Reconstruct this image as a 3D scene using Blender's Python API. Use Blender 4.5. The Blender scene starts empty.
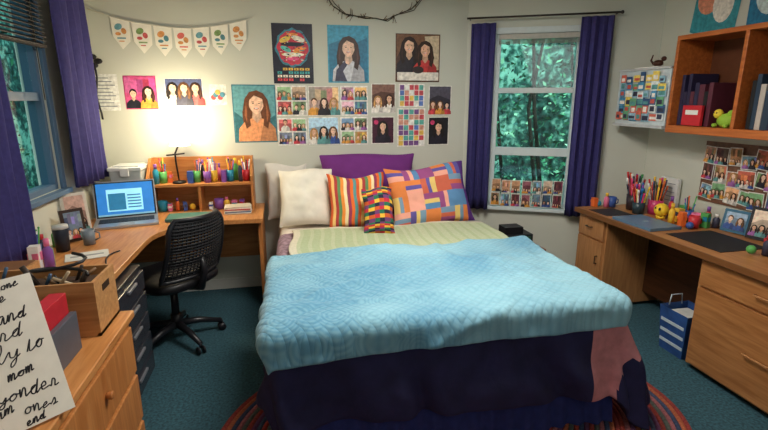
import bpy, math, random
from mathutils import Vector, Matrix, noise
random.seed(7)
PI=math.pi
sc=bpy.context.scene
# ------------------------------------------------------------ materials
def lin(c):
    c=c/255.0
    return c/12.92 if c<=0.04045 else ((c+0.055)/1.055)**2.4
def rgb(c): return (lin(c[0]),lin(c[1]),lin(c[2]),1)
_mc={}
def M(c,rough=.6,noi=.08,scale=25,bump=0.0,metal=0,emis=0,spec=.4,bscale=None,coat=0):
    key=(c,rough,noi,scale,bump,metal,emis,spec,bscale,coat)
    if key in _mc: return _mc[key]
    m=bpy.data.materials.new("mat_%d_%d_%d"%c); m.use_nodes=True
    nt=m.node_tree; n=nt.nodes; l=nt.links; p=n["Principled BSDF"]
    tc=n.new("ShaderNodeTexCoord"); nz=n.new("ShaderNodeTexNoise"); nz.inputs["Scale"].default_value=scale
    nz.inputs["Detail"].default_value=3
    l.new(tc.outputs["Object"],nz.inputs["Vector"])
    mr=n.new("ShaderNodeMapRange"); mr.inputs[1].default_value=.3; mr.inputs[2].default_value=.7
    mr.inputs[3].default_value=1-noi; mr.inputs[4].default_value=1+noi
    l.new(nz.outputs["Fac"],mr.inputs[0])
    hs=n.new("ShaderNodeHueSaturation"); hs.inputs["Color"].default_value=rgb(c)
    l.new(mr.outputs[0],hs.inputs["Value"]); l.new(hs.outputs[0],p.inputs["Base Color"])
    p.inputs["Roughness"].default_value=rough; p.inputs["Metallic"].default_value=metal
    p.inputs["Specular IOR Level"].default_value=spec
    if coat: p.inputs["Coat Weight"].default_value=coat
    if emis:
        l.new(hs.outputs[0],p.inputs["Emission Color"]); p.inputs["Emission Strength"].default_value=emis
    if bump:
        nb=n.new("ShaderNodeTexNoise"); nb.inputs["Scale"].default_value=bscale or scale*4; nb.inputs["Detail"].default_value=4
        l.new(tc.outputs["Object"],nb.inputs["Vector"])
        b=n.new("ShaderNodeBump"); b.inputs["Strength"].default_value=bump; b.inputs["Distance"].default_value=.01
        l.new(nb.outputs["Fac"],b.inputs["Height"]); l.new(b.outputs[0],p.inputs["Normal"])
    _mc[key]=m; return m
def wood(c1,c2,axis,rough=.4,scale=6):
    key=("w",c1,c2,axis,rough,scale)
    if key in _mc: return _mc[key]
    m=bpy.data.materials.new("wood_grain"); m.use_nodes=True
    nt=m.node_tree; n=nt.nodes; l=nt.links; p=n["Principled BSDF"]
    tc=n.new("ShaderNodeTexCoord"); mp=n.new("ShaderNodeMapping")
    s=[8,8,8]; s[axis]=.7; mp.inputs["Scale"].default_value=s
    l.new(tc.outputs["Object"],mp.inputs["Vector"])
    nz=n.new("ShaderNodeTexNoise"); nz.inputs["Scale"].default_value=scale; nz.inputs["Detail"].default_value=6; nz.inputs["Distortion"].default_value=.6
    l.new(mp.outputs[0],nz.inputs["Vector"])
    cr=n.new("ShaderNodeValToRGB"); cr.color_ramp.elements[0].position=.3; cr.color_ramp.elements[1].position=.7
    cr.color_ramp.elements[0].color=rgb(c1); cr.color_ramp.elements[1].color=rgb(c2)
    l.new(nz.outputs["Fac"],cr.inputs[0]); l.new(cr.outputs[0],p.inputs["Base Color"])
    p.inputs["Roughness"].default_value=rough
    _mc[key]=m; return m
OAK1,OAK2=(178,112,56),(210,148,88)
oakX=wood(OAK1,OAK2,0); oakY=wood(OAK1,OAK2,1); oakZ=wood((168,102,50),(200,136,78),2)
oakR=wood((152,98,54),(186,130,78),1); oakRZ=wood((160,108,66),(190,138,88),2); 
darkoak=wood((62,34,18),(86,50,28),1)
BLACK=M((22,22,26),.45,.1); BLKP=M((30,31,36),.35,.1); WHITE=M((235,232,225),.5,.03); STEEL=M((170,172,176),.3,.03,metal=.9)
# ------------------------------------------------------------ builder
class B:
    def __init__(s): s.v=[];s.f=[];s.mi=[];s.sm=[];s.mats=[];s.X=Matrix()
    def m(s,mat):
        if mat not in s.mats: s.mats.append(mat)
        return s.mats.index(mat)
    def add(s,vs,fs,mat,smooth=False):
        o=len(s.v); s.v+=[s.X@Vector(v) for v in vs]
        multi=isinstance(mat,list)
        for i,f in enumerate(fs):
            s.f.append([o+j for j in f]); s.mi.append(s.m(mat[i] if multi else mat)); s.sm.append(smooth)
    def box(s,x0,y0,z0,x1,y1,z1,mat):
        vs=[(x,y,z) for x in (x0,x1) for y in (y0,y1) for z in (z0,z1)]
        s.add(vs,[(0,1,3,2),(4,6,7,5),(0,4,5,1),(2,3,7,6),(0,2,6,4),(1,5,7,3)],mat)
    def obox(s,c,d,rz,mat,rx=0,ry=0):
        X=s.X; s.X=X@Matrix.Translation(c)@Matrix.Rotation(rz,4,'Z')@Matrix.Rotation(ry,4,'Y')@Matrix.Rotation(rx,4,'X')
        s.box(-d[0]/2,-d[1]/2,-d[2]/2,d[0]/2,d[1]/2,d[2]/2,mat); s.X=X
    def tube(s,pts,r,mat,n=8,closed=False):
        pts=[Vector(p) for p in pts]; rs=r if isinstance(r,list) else [r]*len(pts)
        vs=[];fs=[]; up=None
        for i,p in enumerate(pts):
            a=pts[i-1] if (i>0 or closed) else p; b=pts[(i+1)%len(pts)] if (i<len(pts)-1 or closed) else p
            t=(b-a).normalized()
            if up is None: up=t.orthogonal().normalized()
            up=(up-t*up.dot(t))
            if up.length<1e-5: up=t.orthogonal()
            up.normalize(); w=t.cross(up)
            for k in range(n):
                an=2*PI*k/n; vs.append(p+(up*math.cos(an)+w*math.sin(an))*rs[i])
        m=len(pts)
        for i in range(m if closed else m-1):
            j=(i+1)%m
            for k in range(n): fs.append((i*n+k,i*n+(k+1)%n,j*n+(k+1)%n,j*n+k))
        if not closed:
            fs.append(tuple(range(n-1,-1,-1))); fs.append(tuple((m-1)*n+k for k in range(n)))
        s.add(vs,fs,mat,True)
    def cyl(s,p0,p1,r0,r1,mat,n=16): s.tube([p0,p1],[r0,r1],mat,n)
    def lathe(s,c,prof,mat,n=20):
        vs=[];fs=[]
        for (r,z) in prof:
            for k in range(n):
                a=2*PI*k/n; vs.append((c[0]+r*math.cos(a),c[1]+r*math.sin(a),c[2]+z))
        for i in range(len(prof)-1):
            for k in range(n): fs.append((i*n+k,i*n+(k+1)%n,(i+1)*n+(k+1)%n,(i+1)*n+k))
        fs.append(tuple(range(n-1,-1,-1)))
        s.add(vs,fs,mat,True)
    def sph(s,c,r,mat,n=14,e=1.0):
        if not isinstance(r,tuple): r=(r,r,r)
        def sp(x): return math.copysign(abs(x)**e,x)
        vs=[];fs=[];m=n//2
        for i in range(m+1):
            th=-PI/2+PI*i/m
            for k in range(n):
                a=2*PI*k/n
                vs.append((c[0]+r[0]*sp(math.cos(th))*sp(math.cos(a)),c[1]+r[1]*sp(math.cos(th))*sp(math.sin(a)),c[2]+r[2]*sp(math.sin(th))))
        for i in range(m):
            for k in range(n): fs.append((i*n+k,i*n+(k+1)%n,(i+1)*n+(k+1)%n,(i+1)*n+k))
        s.add(vs,fs,mat,True)
    def done(s,name,bevel=0,parent=None,solid=0,sub=0):
        me=bpy.data.meshes.new(name)
        lo=Vector([min(v[i] for v in s.v) for i in range(3)]);hi=Vector([max(v[i] for v in s.v) for i in range(3)])
        c=(lo+hi)/2; c.z=lo.z
        me.from_pydata([tuple(v-c) for v in s.v],[],s.f)
        for m in s.mats: me.materials.append(m)
        me.polygons.foreach_set("material_index",s.mi); me.polygons.foreach_set("use_smooth",s.sm); me.update()
        ob=bpy.data.objects.new(name,me); ob.location=c; sc.collection.objects.link(ob)
        if solid:
            md=ob.modifiers.new("s","SOLIDIFY"); md.thickness=solid; md.offset=0
        if bevel:
            md=ob.modifiers.new("b","BEVEL"); md.width=bevel; md.segments=2; md.limit_method='ANGLE'; md.angle_limit=math.radians(50)
        if sub:
            md=ob.modifiers.new("sub","SUBSURF"); md.levels=sub; md.render_levels=sub
        if parent: ob.parent=parent
        return ob
def empty(name,loc=(0,0,0)):
    e=bpy.data.objects.new(name,None); e.empty_display_size=.1; sc.collection.objects.link(e); return e
# ------------------------------------------------------------ room
LX,RX,BY,NY,CH=-1.40,2.95,4.05,-1.3,2.6
A=Vector((1.606,4.05,0)); DA=math.radians(-27); DL=1.508
DX=Matrix.Translation(A)@Matrix.Rotation(DA,4,'Z')   # local x along wall, +y outside
WALL=M((204,206,194),.85,.025,3,bump=.08,bscale=180)
TRIM=M((214,214,206),.5,.03)
T=.12
b=B(); b.box(LX-T,BY,0,A.x+.0,BY+T,CH,WALL); b.done("wall_back")
def wall_open(name,X,L,o0,o1,z0,z1,mat):
    b=B(); b.X=X
    b.box(0,0,0,o0,T,CH,mat); b.box(o1,0,0,L,T,CH,mat); b.box(o0,0,0,o1,T,z0,mat); b.box(o0,0,z1,o1,T,CH,mat)
    return b.done(name)
wall_open("wall_window",DX,DL,.25,.93,.66,2.14,WALL)
LXM=Matrix.Translation((LX,NY,0))@Matrix.Rotation(PI/2,4,'Z')  # local x -> +Y, local y -> -X
wall_open("wall_left",LXM,BY-NY,2.3-NY,3.33-NY,1.05,2.22,WALL)
b=B(); b.box(RX,NY,0,RX+T,3.365,CH,WALL); b.done("wall_right")
b=B(); b.box(LX-T,NY-T,0,RX+T,NY,CH,WALL); b.done("wall_front")
b=B(); b.box(LX-T,NY-T,CH,RX+T,BY+T,CH+.1,M((225,224,215),.9,.02)); b.done("ceiling")
b=B(); b.box(LX-T,NY-T,-.1,RX+T,BY+T,0,M((54,92,104),.95,.45,70,bump=.8,bscale=300)); b.done("floor")
b=B(); b.box(LX,BY-.012,0,A.x,BY,.09,TRIM); b.done("baseboard_back")
b=B(); b.X=DX; b.box(0,-.012,0,DL,0,.09,TRIM); b.done("baseboard_window")
b=B(); b.box(RX-.012,NY,0,RX,3.36,.09,TRIM); b.done("baseboard_right")
b=B(); b.box(LX,NY,0,LX+.012,BY,.09,TRIM); b.done("baseboard_left")
# glass
g=bpy.data.materials.new("window_glass"); g.use_nodes=True; n=g.node_tree.nodes; l=g.node_tree.links
for x in list(n):
    if x.type=='BSDF_PRINCIPLED': n.remove(x)
out=[x for x in n if x.type=='OUTPUT_MATERIAL'][0]
tr=n.new("ShaderNodeBsdfTransparent"); tr.inputs[0].default_value=(.80,.95,.96,1); gl=n.new("ShaderNodeBsdfGlossy"); gl.inputs["Roughness"].default_value=.03
mx=n.new("ShaderNodeMixShader"); mx.inputs[0].default_value=.05
l.new(tr.outputs[0],mx.inputs[1]); l.new(gl.outputs[0],mx.inputs[2]); l.new(mx.outputs[0],out.inputs[0])
GLASS=g
def window(name,X,o0,o1,z0,z1,rails,fm):
    b=B(); b.X=X; w=.035
    b.box(o0,.01,z0,o0+w,.09,z1,fm); b.box(o1-w,.01,z0,o1,.09,z1,fm)
    b.box(o0,.01,z0,o1,.09,z0+w,fm); b.box(o0,.01,z1-w,o1,.09,z1,fm)
    for z,h in rails: b.box(o0+w,.02,z-h/2,o1-w,.08,z+h/2,fm)
    b.box(o0+w,.045,z0+w,o1-w,.05,z1-w,GLASS)
    c=.05
    b.box(o0-c,-.018,z0-c,o0,0,z1+c,fm); b.box(o1,-.018,z0-c,o1+c,0,z1+c,fm)
    b.box(o0,-.018,z1,o1,0,z1+c,fm); b.box(o0-c,-.05,z0-.03,o1+c,.0,z0,fm)
    return b.done(name,bevel=.003)
window("window_1",DX,.25,.93,.66,2.14,[(1.68,.045),(1.155,.07)],M((206,216,218),.45,.03))
window("window_2",LXM,2.3-NY,3.33-NY,1.05,2.22,[(1.62,.05)],M((84,108,134),.45,.03))
# blinds
b=B(); BL=M((52,46,46),.6,.1)
for i in range(13):
    z=2.21-i*.024; b.obox((LX+.042,2.82,z),(.036,1.0,.004),0,BL,ry=.5)
b.box(LX+.02,2.32,2.2,LX+.062,3.32,2.25,BL); b.box(LX+.025,2.32,1.9,LX+.055,3.32,1.915,BL)
b.cyl((LX+.05,3.2,2.2),(LX+.05,3.2,1.6),.003,.003,BL,6)
b.done("window_blind")
b=B(); b.X=DX; b.box(.27,-.06,2.09,.91,-.025,2.13,M((180,176,168),.6)); 
for i in range(4): b.box(.27,-.055,2.08-i*.008,.91,-.03,2.083-i*.008,M((170,165,155),.6))
b.done("roller_shade",bevel=.003)
# curtains
PUR=M((58,54,112),.85,.12,40,bump=.15)
def curtain(name,X,x0,x1,z0,z1,folds,amp=.028,off=-.09,spread=1.0):
    b=B(); b.X=X; nu=folds*10; nv=14; vs=[];fs=[]
    for j in range(nv+1):
        v=j/nv; z=z1+(z0-z1)*v
        for i in range(nu+1):
            u=i/nu; a=amp*(.55+.45*v)
            x=x0+(x1-x0)*(.5+(u-.5)*(spread+(1-spread)*v)); ph=u*folds*2*PI
            vs.append((x+.006*math.sin(ph*2+v),off+a*math.sin(ph+.5*math.sin(v*3))+.006*math.sin(v*7+ph*.5),z))
    for j in range(nv):
        for i in range(nu): fs.append((j*(nu+1)+i,j*(nu+1)+i+1,(j+1)*(nu+1)+i+1,(j+1)*(nu+1)+i))
    b.add(vs,fs,PUR,True)
    return b.done(name,solid=.004)
curtain("curtain",DX,.04,.24,.64,2.22,3)
curtain("curtain",DX,.90,1.14,.62,2.24,4)
curtain("curtain",LXM,3.36-NY,3.86-NY,1.045,2.42,5,.025,-.10)
curtain("curtain",LXM,2.38-NY,2.70-NY,.80,2.42,4,.022,-.10)
b=B(); RODM=M((60,55,52),.4,.05,metal=.6); b.X=DX
b.cyl((0.0,-.09,2.262),(1.18,-.09,2.262),.008,.008,RODM,8); b.sph((1.19,-.09,2.262),.014,RODM,8)
for s in (.02,1.16): b.cyl((s,-.09,2.262),(s,0,2.262),.006,.006,RODM,8)
b.done("curtain_rod")
b=B(); b.cyl((LX+.10,2.2,2.44),(LX+.10,3.95,2.44),.008,.008,RODM,8)
for s in (2.25,3.9): b.cyl((LX+.10,s,2.44),(LX,s,2.44),.006,.006,RODM,8)
b.done("curtain_rod")
# ------------------------------------------------------------ outside
def bgfol():
    m=bpy.data.materials.new("hedge"); m.use_nodes=True; nt=m.node_tree; n=nt.nodes; l=nt.links; p=n["Principled BSDF"]; p.inputs["Roughness"].default_value=.9
    tc=n.new("ShaderNodeTexCoord"); v=n.new("ShaderNodeTexNoise"); v.inputs["Scale"].default_value=11; v.inputs["Detail"].default_value=6
    nz=n.new("ShaderNodeTexNoise"); nz.inputs["Scale"].default_value=1.6; nz.inputs["Detail"].default_value=3
    l.new(tc.outputs["Object"],v.inputs["Vector"]); l.new(tc.outputs["Object"],nz.inputs["Vector"])
    a=n.new("ShaderNodeMath"); a.operation='ADD'; l.new(v.outputs["Fac"],a.inputs[0]); l.new(nz.outputs["Fac"],a.inputs[1])
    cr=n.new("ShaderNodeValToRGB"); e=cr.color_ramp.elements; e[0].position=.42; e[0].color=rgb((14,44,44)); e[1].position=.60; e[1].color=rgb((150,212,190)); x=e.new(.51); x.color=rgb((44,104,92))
    d=n.new("ShaderNodeMath"); d.operation='MULTIPLY'; d.inputs[1].default_value=.5; l.new(a.outputs[0],d.inputs[0])
    l.new(d.outputs[0],cr.inputs[0]); l.new(cr.outputs[0],p.inputs["Base Color"]); return m
HEDGE=bgfol()
def foliage(name,c,ax,nrm,w,h,dep,count,br=1.0):
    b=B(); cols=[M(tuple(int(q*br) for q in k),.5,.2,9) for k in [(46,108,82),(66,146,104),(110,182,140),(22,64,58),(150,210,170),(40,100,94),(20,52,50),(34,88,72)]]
    ax=Vector(ax);nrm=Vector(nrm);c=Vector(c)
    p=c+nrm*dep
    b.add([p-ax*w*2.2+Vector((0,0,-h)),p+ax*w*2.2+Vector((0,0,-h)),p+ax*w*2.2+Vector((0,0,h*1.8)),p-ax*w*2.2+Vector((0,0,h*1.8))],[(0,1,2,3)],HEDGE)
    for i in range(9):
        q=c+ax*random.uniform(-w,w)+nrm*random.uniform(1.2,dep*.9)
        b.tube([q+Vector((0,0,-h)),q+Vector((random.uniform(-.3,.3),0,0)),q+Vector((random.uniform(-.7,.7),0,h))],[.03,.022,.012],M((44,38,32),.9,.2),6)
    for i in range(count):
        q=c+ax*random.uniform(-w,w)+nrm*random.uniform(.9,dep*.97)+Vector((0,0,random.uniform(-h,h*1.3)))
        s=random.uniform(.02,.06)
        d=Vector((random.gauss(0,1),random.gauss(0,1),random.gauss(0,.8))).normalized(); e=d.orthogonal().normalized()
        e=(Matrix.Rotation(random.uniform(0,6.3),3,d)@e)
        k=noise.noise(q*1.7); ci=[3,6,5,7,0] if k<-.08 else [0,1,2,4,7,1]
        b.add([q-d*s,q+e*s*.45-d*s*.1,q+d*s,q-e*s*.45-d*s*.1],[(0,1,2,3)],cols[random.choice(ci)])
    b.done(name)
nd=Vector((.454,.891,0)); ad=Vector((.891,-.454,0))
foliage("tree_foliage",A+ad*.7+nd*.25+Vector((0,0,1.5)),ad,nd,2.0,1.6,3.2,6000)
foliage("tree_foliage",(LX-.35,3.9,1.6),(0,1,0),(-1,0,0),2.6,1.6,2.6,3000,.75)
b=B(); b.box(-12,-12,-.35,12,14,-.3,M((40,70,40),.9,.3,3)); b.done("ground")
# ------------------------------------------------------------ flat art helpers
class Fr:
    def __init__(s,o,u,n,v=(0,0,1)): s.o=Vector(o);s.u=Vector(u).normalized();s.v=Vector(v).normalized();s.n=Vector(n).normalized()
    def P(s,a,c,l): return s.o+s.u*a+s.v*c+s.n*(.0024+.0005*l)
def fpoly(b,fr,pts,mat,l):
    b.add([fr.P(p[0],p[1],l) for p in pts],[tuple(range(len(pts)))],mat)
def frect(b,fr,x0,y0,x1,y1,mat,l): fpoly(b,fr,[(x0,y0),(x1,y0),(x1,y1),(x0,y1)],mat,l)
def fell(b,fr,cx,cy,rx,ry,mat,l,n=18,rot=0):
    fpoly(b,fr,[(cx+rx*math.cos(2*PI*k/n)*math.cos(rot)-ry*math.sin(2*PI*k/n)*math.sin(rot),cy+rx*math.cos(2*PI*k/n)*math.sin(rot)+ry*math.sin(2*PI*k/n)*math.cos(rot)) for k in range(n)],mat,l)
def sheet(b,fr,w,h,mat,t=.0015):
    vs=[fr.o+fr.u*a+fr.v*c+fr.n*k for k in (0,t) for a,c in ((0,0),(w,0),(w,h),(0,h))]
    b.add(vs,[(3,2,1,0),(4,5,6,7),(0,1,5,4),(1,2,6,5),(2,3,7,6),(3,0,4,7)],mat)
def pm(c): return M(c,.45,.26,38)
def sh(c,f): return tuple(max(0,min(250,int(k*f))) for k in c)
def person(b,fr,cx,y0,s,skin,hair,top,L=1,long=True):
    fc=y0+s*1.75; rx=.36*s
    if long:
        fpoly(b,fr,[(cx-s*.62,fc-s*1.05),(cx-s*.66,fc-.4*s),(cx-s*.52,fc+s*.25),(cx-.3*s,fc+.55*s),(cx+.05*s,fc+.64*s),(cx+.35*s,fc+.5*s),(cx+s*.54,fc+s*.2),(cx+s*.64,fc-.45*s),(cx+s*.6,fc-s*1.0),(cx,fc-1.2*s)],pm(hair),L)
    else: fell(b,fr,cx,fc+.12*s,.44*s,.5*s,pm(hair),L)
    fpoly(b,fr,[(cx-s*.9,y0),(cx-s*.85,y0+s*.6),(cx-s*.55,y0+s*.95),(cx-s*.2,y0+s*1.1),(cx+s*.2,y0+s*1.1),(cx+s*.55,y0+s*.95),(cx+s*.85,y0+s*.6),(cx+s*.9,y0)],pm(top),L+1)
    fpoly(b,fr,[(cx+s*.1,y0),(cx+s*.3,y0+s*.9),(cx+s*.55,y0+s*.95),(cx+s*.85,y0+s*.6),(cx+s*.9,y0)],pm(sh(top,.82)),L+1.3)
    fpoly(b,fr,[(cx-.16*s,fc-.2*s),(cx-.22*s,y0+s*1.12),(cx,y0+s*.85),(cx+.22*s,y0+s*1.12),(cx+.16*s,fc-.2*s)],pm(sh(skin,.86)),L+2)
    # face: tapered jaw
    fpoly(b,fr,[(cx+rx*math.sin(t)*(1-.22*max(0,-math.cos(t))),fc+.46*s*math.cos(t)) for t in [2*PI*k/20 for k in range(20)]],pm(skin),L+3)
    fpoly(b,fr,[(cx+.05*s,fc-.45*s),(cx+.2*s,fc-.3*s),(cx+.31*s,fc),(cx+.34*s,fc+.2*s),(cx+.2*s,fc+.1*s),(cx+.16*s,fc-.15*s)],pm(sh(skin,.9)),L+3.4)
    if long:
        for sx in (-1,1): fpoly(b,fr,[(cx+sx*.5*s,fc+.2*s),(cx+sx*.66*s,fc-.5*s),(cx+sx*.5*s,fc-1.15*s),(cx+sx*.3*s,fc-1.0*s),(cx+sx*.36*s,fc-.3*s),(cx+sx*.30*s,fc+.25*s)],pm(hair),L+4)
        for sx in (-1,1): fpoly(b,fr,[(cx+sx*.46*s,fc+.1*s),(cx+sx*.56*s,fc-.5*s),(cx+sx*.46*s,fc-.9*s),(cx+sx*.45*s,fc-.4*s)],pm(sh(hair,1.5)),L+4.3)
    fpoly(b,fr,[(cx-.38*s,fc+.05*s),(cx-.36*s,fc+.38*s),(cx-.1*s,fc+.55*s),(cx+.2*s,fc+.54*s),(cx+.38*s,fc+.34*s),(cx+.38*s,fc+.05*s),(cx+.28*s,fc+.25*s),(cx-.08*s,fc+.40*s),(cx-.27*s,fc+.22*s)],pm(hair),L+4.2)
    for sx in (-1,1):
        fell(b,fr,cx+sx*.14*s,fc+.04*s,.05*s,.022*s,pm((40,25,20)),L+5,8); frect(b,fr,cx+sx*.14*s-.06*s,fc+.11*s,cx+sx*.14*s+.06*s,fc+.125*s,pm(sh(hair,1.2)),L+5)
    fell(b,fr,cx,fc-.2*s,.12*s,.05*s,pm((190,80,76)),L+5,10); fell(b,fr,cx,fc-.19*s,.095*s,.026*s,pm((245,240,235)),L+6,10)
    fell(b,fr,cx,fc-.06*s,.03*s,.04*s,pm(sh(skin,.86)),L+5,8)
def group(b,fr,w,h,bg,seed,L=0):
    rd=random.Random(seed)
    x0,y0,x1,y1=.006,.006,w-.006,h-.006
    frect(b,fr,x0,y0,x1,y1,pm(bg),L)
    lt=tuple(min(250,int(k*1.2)+22) for k in bg)
    k=rd.random()
    if k<.4: fpoly(b,fr,[(x0,h*rd.uniform(.4,.7)),(w*.4,h*rd.uniform(.6,.8)),(x1,h*rd.uniform(.4,.7)),(x1,y1),(x0,y1)],pm(lt),L+1)
    else:
        for i in range(5):
            xx=x0+(x1-x0)*i/5; f_=rd.uniform(.6,1.3); frect(b,fr,xx,h*rd.uniform(.4,.6),xx+(x1-x0)/5,y1-rd.uniform(0,.03),pm(tuple(max(0,min(250,int(q*f_*rd.uniform(.85,1.15)))) for q in bg)),L+1)
    n=rd.choice([1,2,2,3,3,4]); s=min(h*rd.uniform(.28,.36),(w/n)*.62 if n<3 else (w/n)*.75)
    for i in range(n):
        person(b,fr,x0+(x1-x0)*(i+.5)/n,y0+.001,s*rd.uniform(.86,1.0) if n>1 else min(h*.38,w*.5),rd.choice([(244,204,176),(226,180,146),(250,214,190)]),rd.choice([(60,36,28),(100,66,40),(34,26,24),(176,130,80)]),rd.choice([(210,70,80),(60,90,160),(236,230,222),(40,40,50),(100,160,160),(226,160,70),(160,100,170)]),L+2+(i%2)*7,rd.random()<.75)
BF=lambda x,z:Fr((x,BY-.0005,z),(1,0,0),(0,-1,0))
def poster_bg(name,x0,z0,x1,z1,edge=(235,232,225)):
    b=B(); fr=BF(x0,z0); sheet(b,fr,x1-x0,z1-z0,pm(edge)); return b,fr,x1-x0,z1-z0
# graphic poster
b,fr,w,h=poster_bg("",-.04,1.73,.28,2.19,(30,32,50)); 
rd=random.Random(2); NP=40
def blob(r,l,c,sd):
    fpoly(b,fr,[(w*.5+w*r*math.cos(2*PI*k/NP)*(1+.06*math.sin(k*1.3+sd)),h*.6+h*r*.76*math.sin(2*PI*k/NP)*(1+.05*math.cos(k*1.9+sd))) for k in range(NP)],pm(c),l)
blob(.42,1,(60,130,150),0); blob(.375,2,(200,52,74),1)
for (cx_,cy_,rx_,ry_,c,r_) in [(.32,.74,.15,.045,(235,200,90),.4),(.64,.75,.17,.045,(240,232,215),-.3),(.5,.66,.3,.035,(30,32,50),0),(.33,.58,.14,.04,(90,190,180),-.4),(.66,.57,.16,.045,(240,150,70),.3),(.5,.49,.28,.035,(240,232,215),0),(.5,.42,.16,.03,(235,90,140),0),(.5,.82,.14,.025,(240,150,70),0)]:
    fell(b,fr,w*cx_,h*cy_,w*rx_,h*ry_,pm(c),3+cx_,16,r_)
for i in range(60):
    x=rd.uniform(.17,.8)*w;y=rd.uniform(.38,.86)*h; frect(b,fr,x,y,x+rd.uniform(.006,.022),y+.006,pm(rd.choice([(30,32,50),(240,230,210),(235,190,80),(60,150,160)])),6)
for i in range(4):
    for j in range(6): 
        if rd.random()<.9: frect(b,fr,w*(.10+j*.138),h*(.045+i*.06),w*(.10+j*.138+.11),h*(.045+i*.06)+.019,pm([(235,80,90),(240,232,215),(70,170,170),(235,190,80)][(i)%4]),3); frect(b,fr,w*(.10+j*.138+.04),h*(.045+i*.06)+.005,w*(.10+j*.138+.07),h*(.045+i*.06)+.013,pm((30,32,50)),4)
b.done("poster")
b,fr,w,h=poster_bg("",.40,1.74,.74,2.19,(60,160,190)); frect(b,fr,.01,.01,w-.01,h-.01,pm((58,156,192)),1)
fpoly(b,fr,[(.01,.3),(.12,.34),(.2,.3),(w-.01,.36),(w-.01,.01),(.01,.01)],pm((40,120,156)),2)
person(b,fr,w*.5,.01,.15,(240,200,175),(58,38,34),(205,208,216),3); 
fpoly(b,fr,[(w*.16,.012),(w*.2,.10),(w*.42,.18),(w*.48,.15),(w*.36,.09),(w*.46,.012)],pm((66,66,90)),12); fell(b,fr,w*.47,.17,.018,.022,pm((240,200,175)),13)
b.done("poster")
b,fr,w,h=poster_bg("",.97,1.75,1.36,2.14,(90,60,44)); frect(b,fr,.008,.008,w-.008,h-.008,pm((120,84,60)),1)
fpoly(b,fr,[(.01,.2),(.1,.36),(.2,.3),(w-.01,.37),(w-.01,.01),(.01,.01)],pm((76,52,44)),2)
fpoly(b,fr,[(.25,.37),(.38,.38),(.38,.1),(.3,.1)],pm((210,190,160)),2.5)
person(b,fr,w*.30,.07,.125,(240,196,166),(40,26,22),(40,38,48),3); person(b,fr,w*.66,.05,.12,(230,180,150),(50,32,24),(196,60,60),12)
frect(b,fr,.012,.012,w-.012,.08,pm((226,220,210)),20); fell(b,fr,w*.5,.10,.05,.03,pm((50,40,40)),21)
b.done("poster")
b,fr,w,h=poster_bg("",-.375,1.26,-.035,1.72,(60,120,140)); frect(b,fr,.008,.008,w-.008,h-.008,pm((104,164,172)),1)
fpoly(b,fr,[(.01,.01),(w-.01,.01),(w-.01,.22),(w*.5,.12),(.01,.25)],pm((60,116,126)),2)
person(b,fr,w*.54,.01,.17,(246,200,170),(112,68,44),(236,160,110),3)
b.done("poster")
smalls=[(-.03,1.47,.22,1.715),(.23,1.47,.485,1.71),(.495,1.47,.73,1.715),(.76,1.49,.97,1.735),(1.0,1.54,1.23,1.735),(1.27,1.47,1.475,1.72),
(-.03,1.23,.21,1.455),(.22,1.23,.475,1.46),(.49,1.225,.73,1.46),(.76,1.23,.96,1.46),(.99,1.20,1.24,1.53),(1.27,1.21,1.46,1.455),(-.87,1.55,-.59,1.765)]
bgs=[(150,126,104),(176,150,145),(190,150,165),(90,60,50),(150,140,130),(50,48,60),(120,130,150),(140,170,190),(150,160,170),(70,30,50),(170,190,170),(30,28,34),(110,110,140)]
for i,(r,bg) in enumerate(zip(smalls,bgs)):
    b,fr,w,h=poster_bg("",*r)
    if i in (10,4):
        rd=random.Random(3+i)
        for a in range(5):
            for c in range(7 if i==10 else 4):
                R_=7 if i==10 else 4
                frect(b,fr,.010+a*(w-.016)/5,.010+c*(h-.016)/R_,.004+(a+1)*(w-.016)/5,.006+(c+1)*(h-.016)/R_,pm(rd.choice([(200,80,90),(90,170,160),(230,190,90),(90,120,190),(235,235,230),(120,80,140),(210,150,130)])),1)
    elif i in (0,2,6,8):
        rd=random.Random(40+i)
        for a in range(2):
            for c in range(2):
                ww,hh=(w-.012)/2,(h-.012)/2
                f2=Fr(fr.o+fr.u*(.006+a*ww)+fr.v*(.006+c*hh),fr.u,fr.n); group(b,f2,ww,hh,rd.choice([bg,(200,150,90),(90,120,150),(180,90,90),(120,150,110)]),i*9+a*2+c,1)
    elif i==9 or i==11:
        frect(b,fr,.006,.006,w-.006,h-.006,pm(bg),1); person(b,fr,w*.5,.01,h*.34,(236,190,160),(28,20,20),(40,36,50),2)
        fell(b,fr,w*.2,h*.8,.02,.02,pm((200,60,110)),3)
    elif i==12: frect(b,fr,.006,.006,w-.006,h-.006,pm((90,100,140)),1); [person(b,fr,w*(.2+.3*k),.008,.075,(244,204,176),[(34,26,24),(100,66,40),(60,36,28)][k],[(230,226,220),(60,60,80),(210,90,90)][k],2+(k%2)*7) for k in range(3)]
    else: group(b,fr,w,h,bg,i+11)
    b.done("photo_print")
b,fr,w,h=poster_bg("",-1.37,1.52,-1.20,1.79,(225,226,222))
for i in range(9): frect(b,fr,.02,.03+i*.026,w-.02-(i%3)*.02,.036+i*.026,pm((110,120,130)),1)
b.done("calendar_page")
b,fr,w,h=poster_bg("",-1.16,1.53,-.93,1.78,(200,60,120)); group(b,fr,w,h,(206,84,136),6,1); b.done("photo_print")
b,fr,w,h=poster_bg("",-.545,1.56,-.415,1.72,(230,228,220)); 
for i in range(5): fell(b,fr,.03+.017*i,.06+.02*(i%3),.02,.02,pm([(200,90,90),(90,150,170),(220,180,90)][i%3]),1+i)
b.done("postcard")
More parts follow.
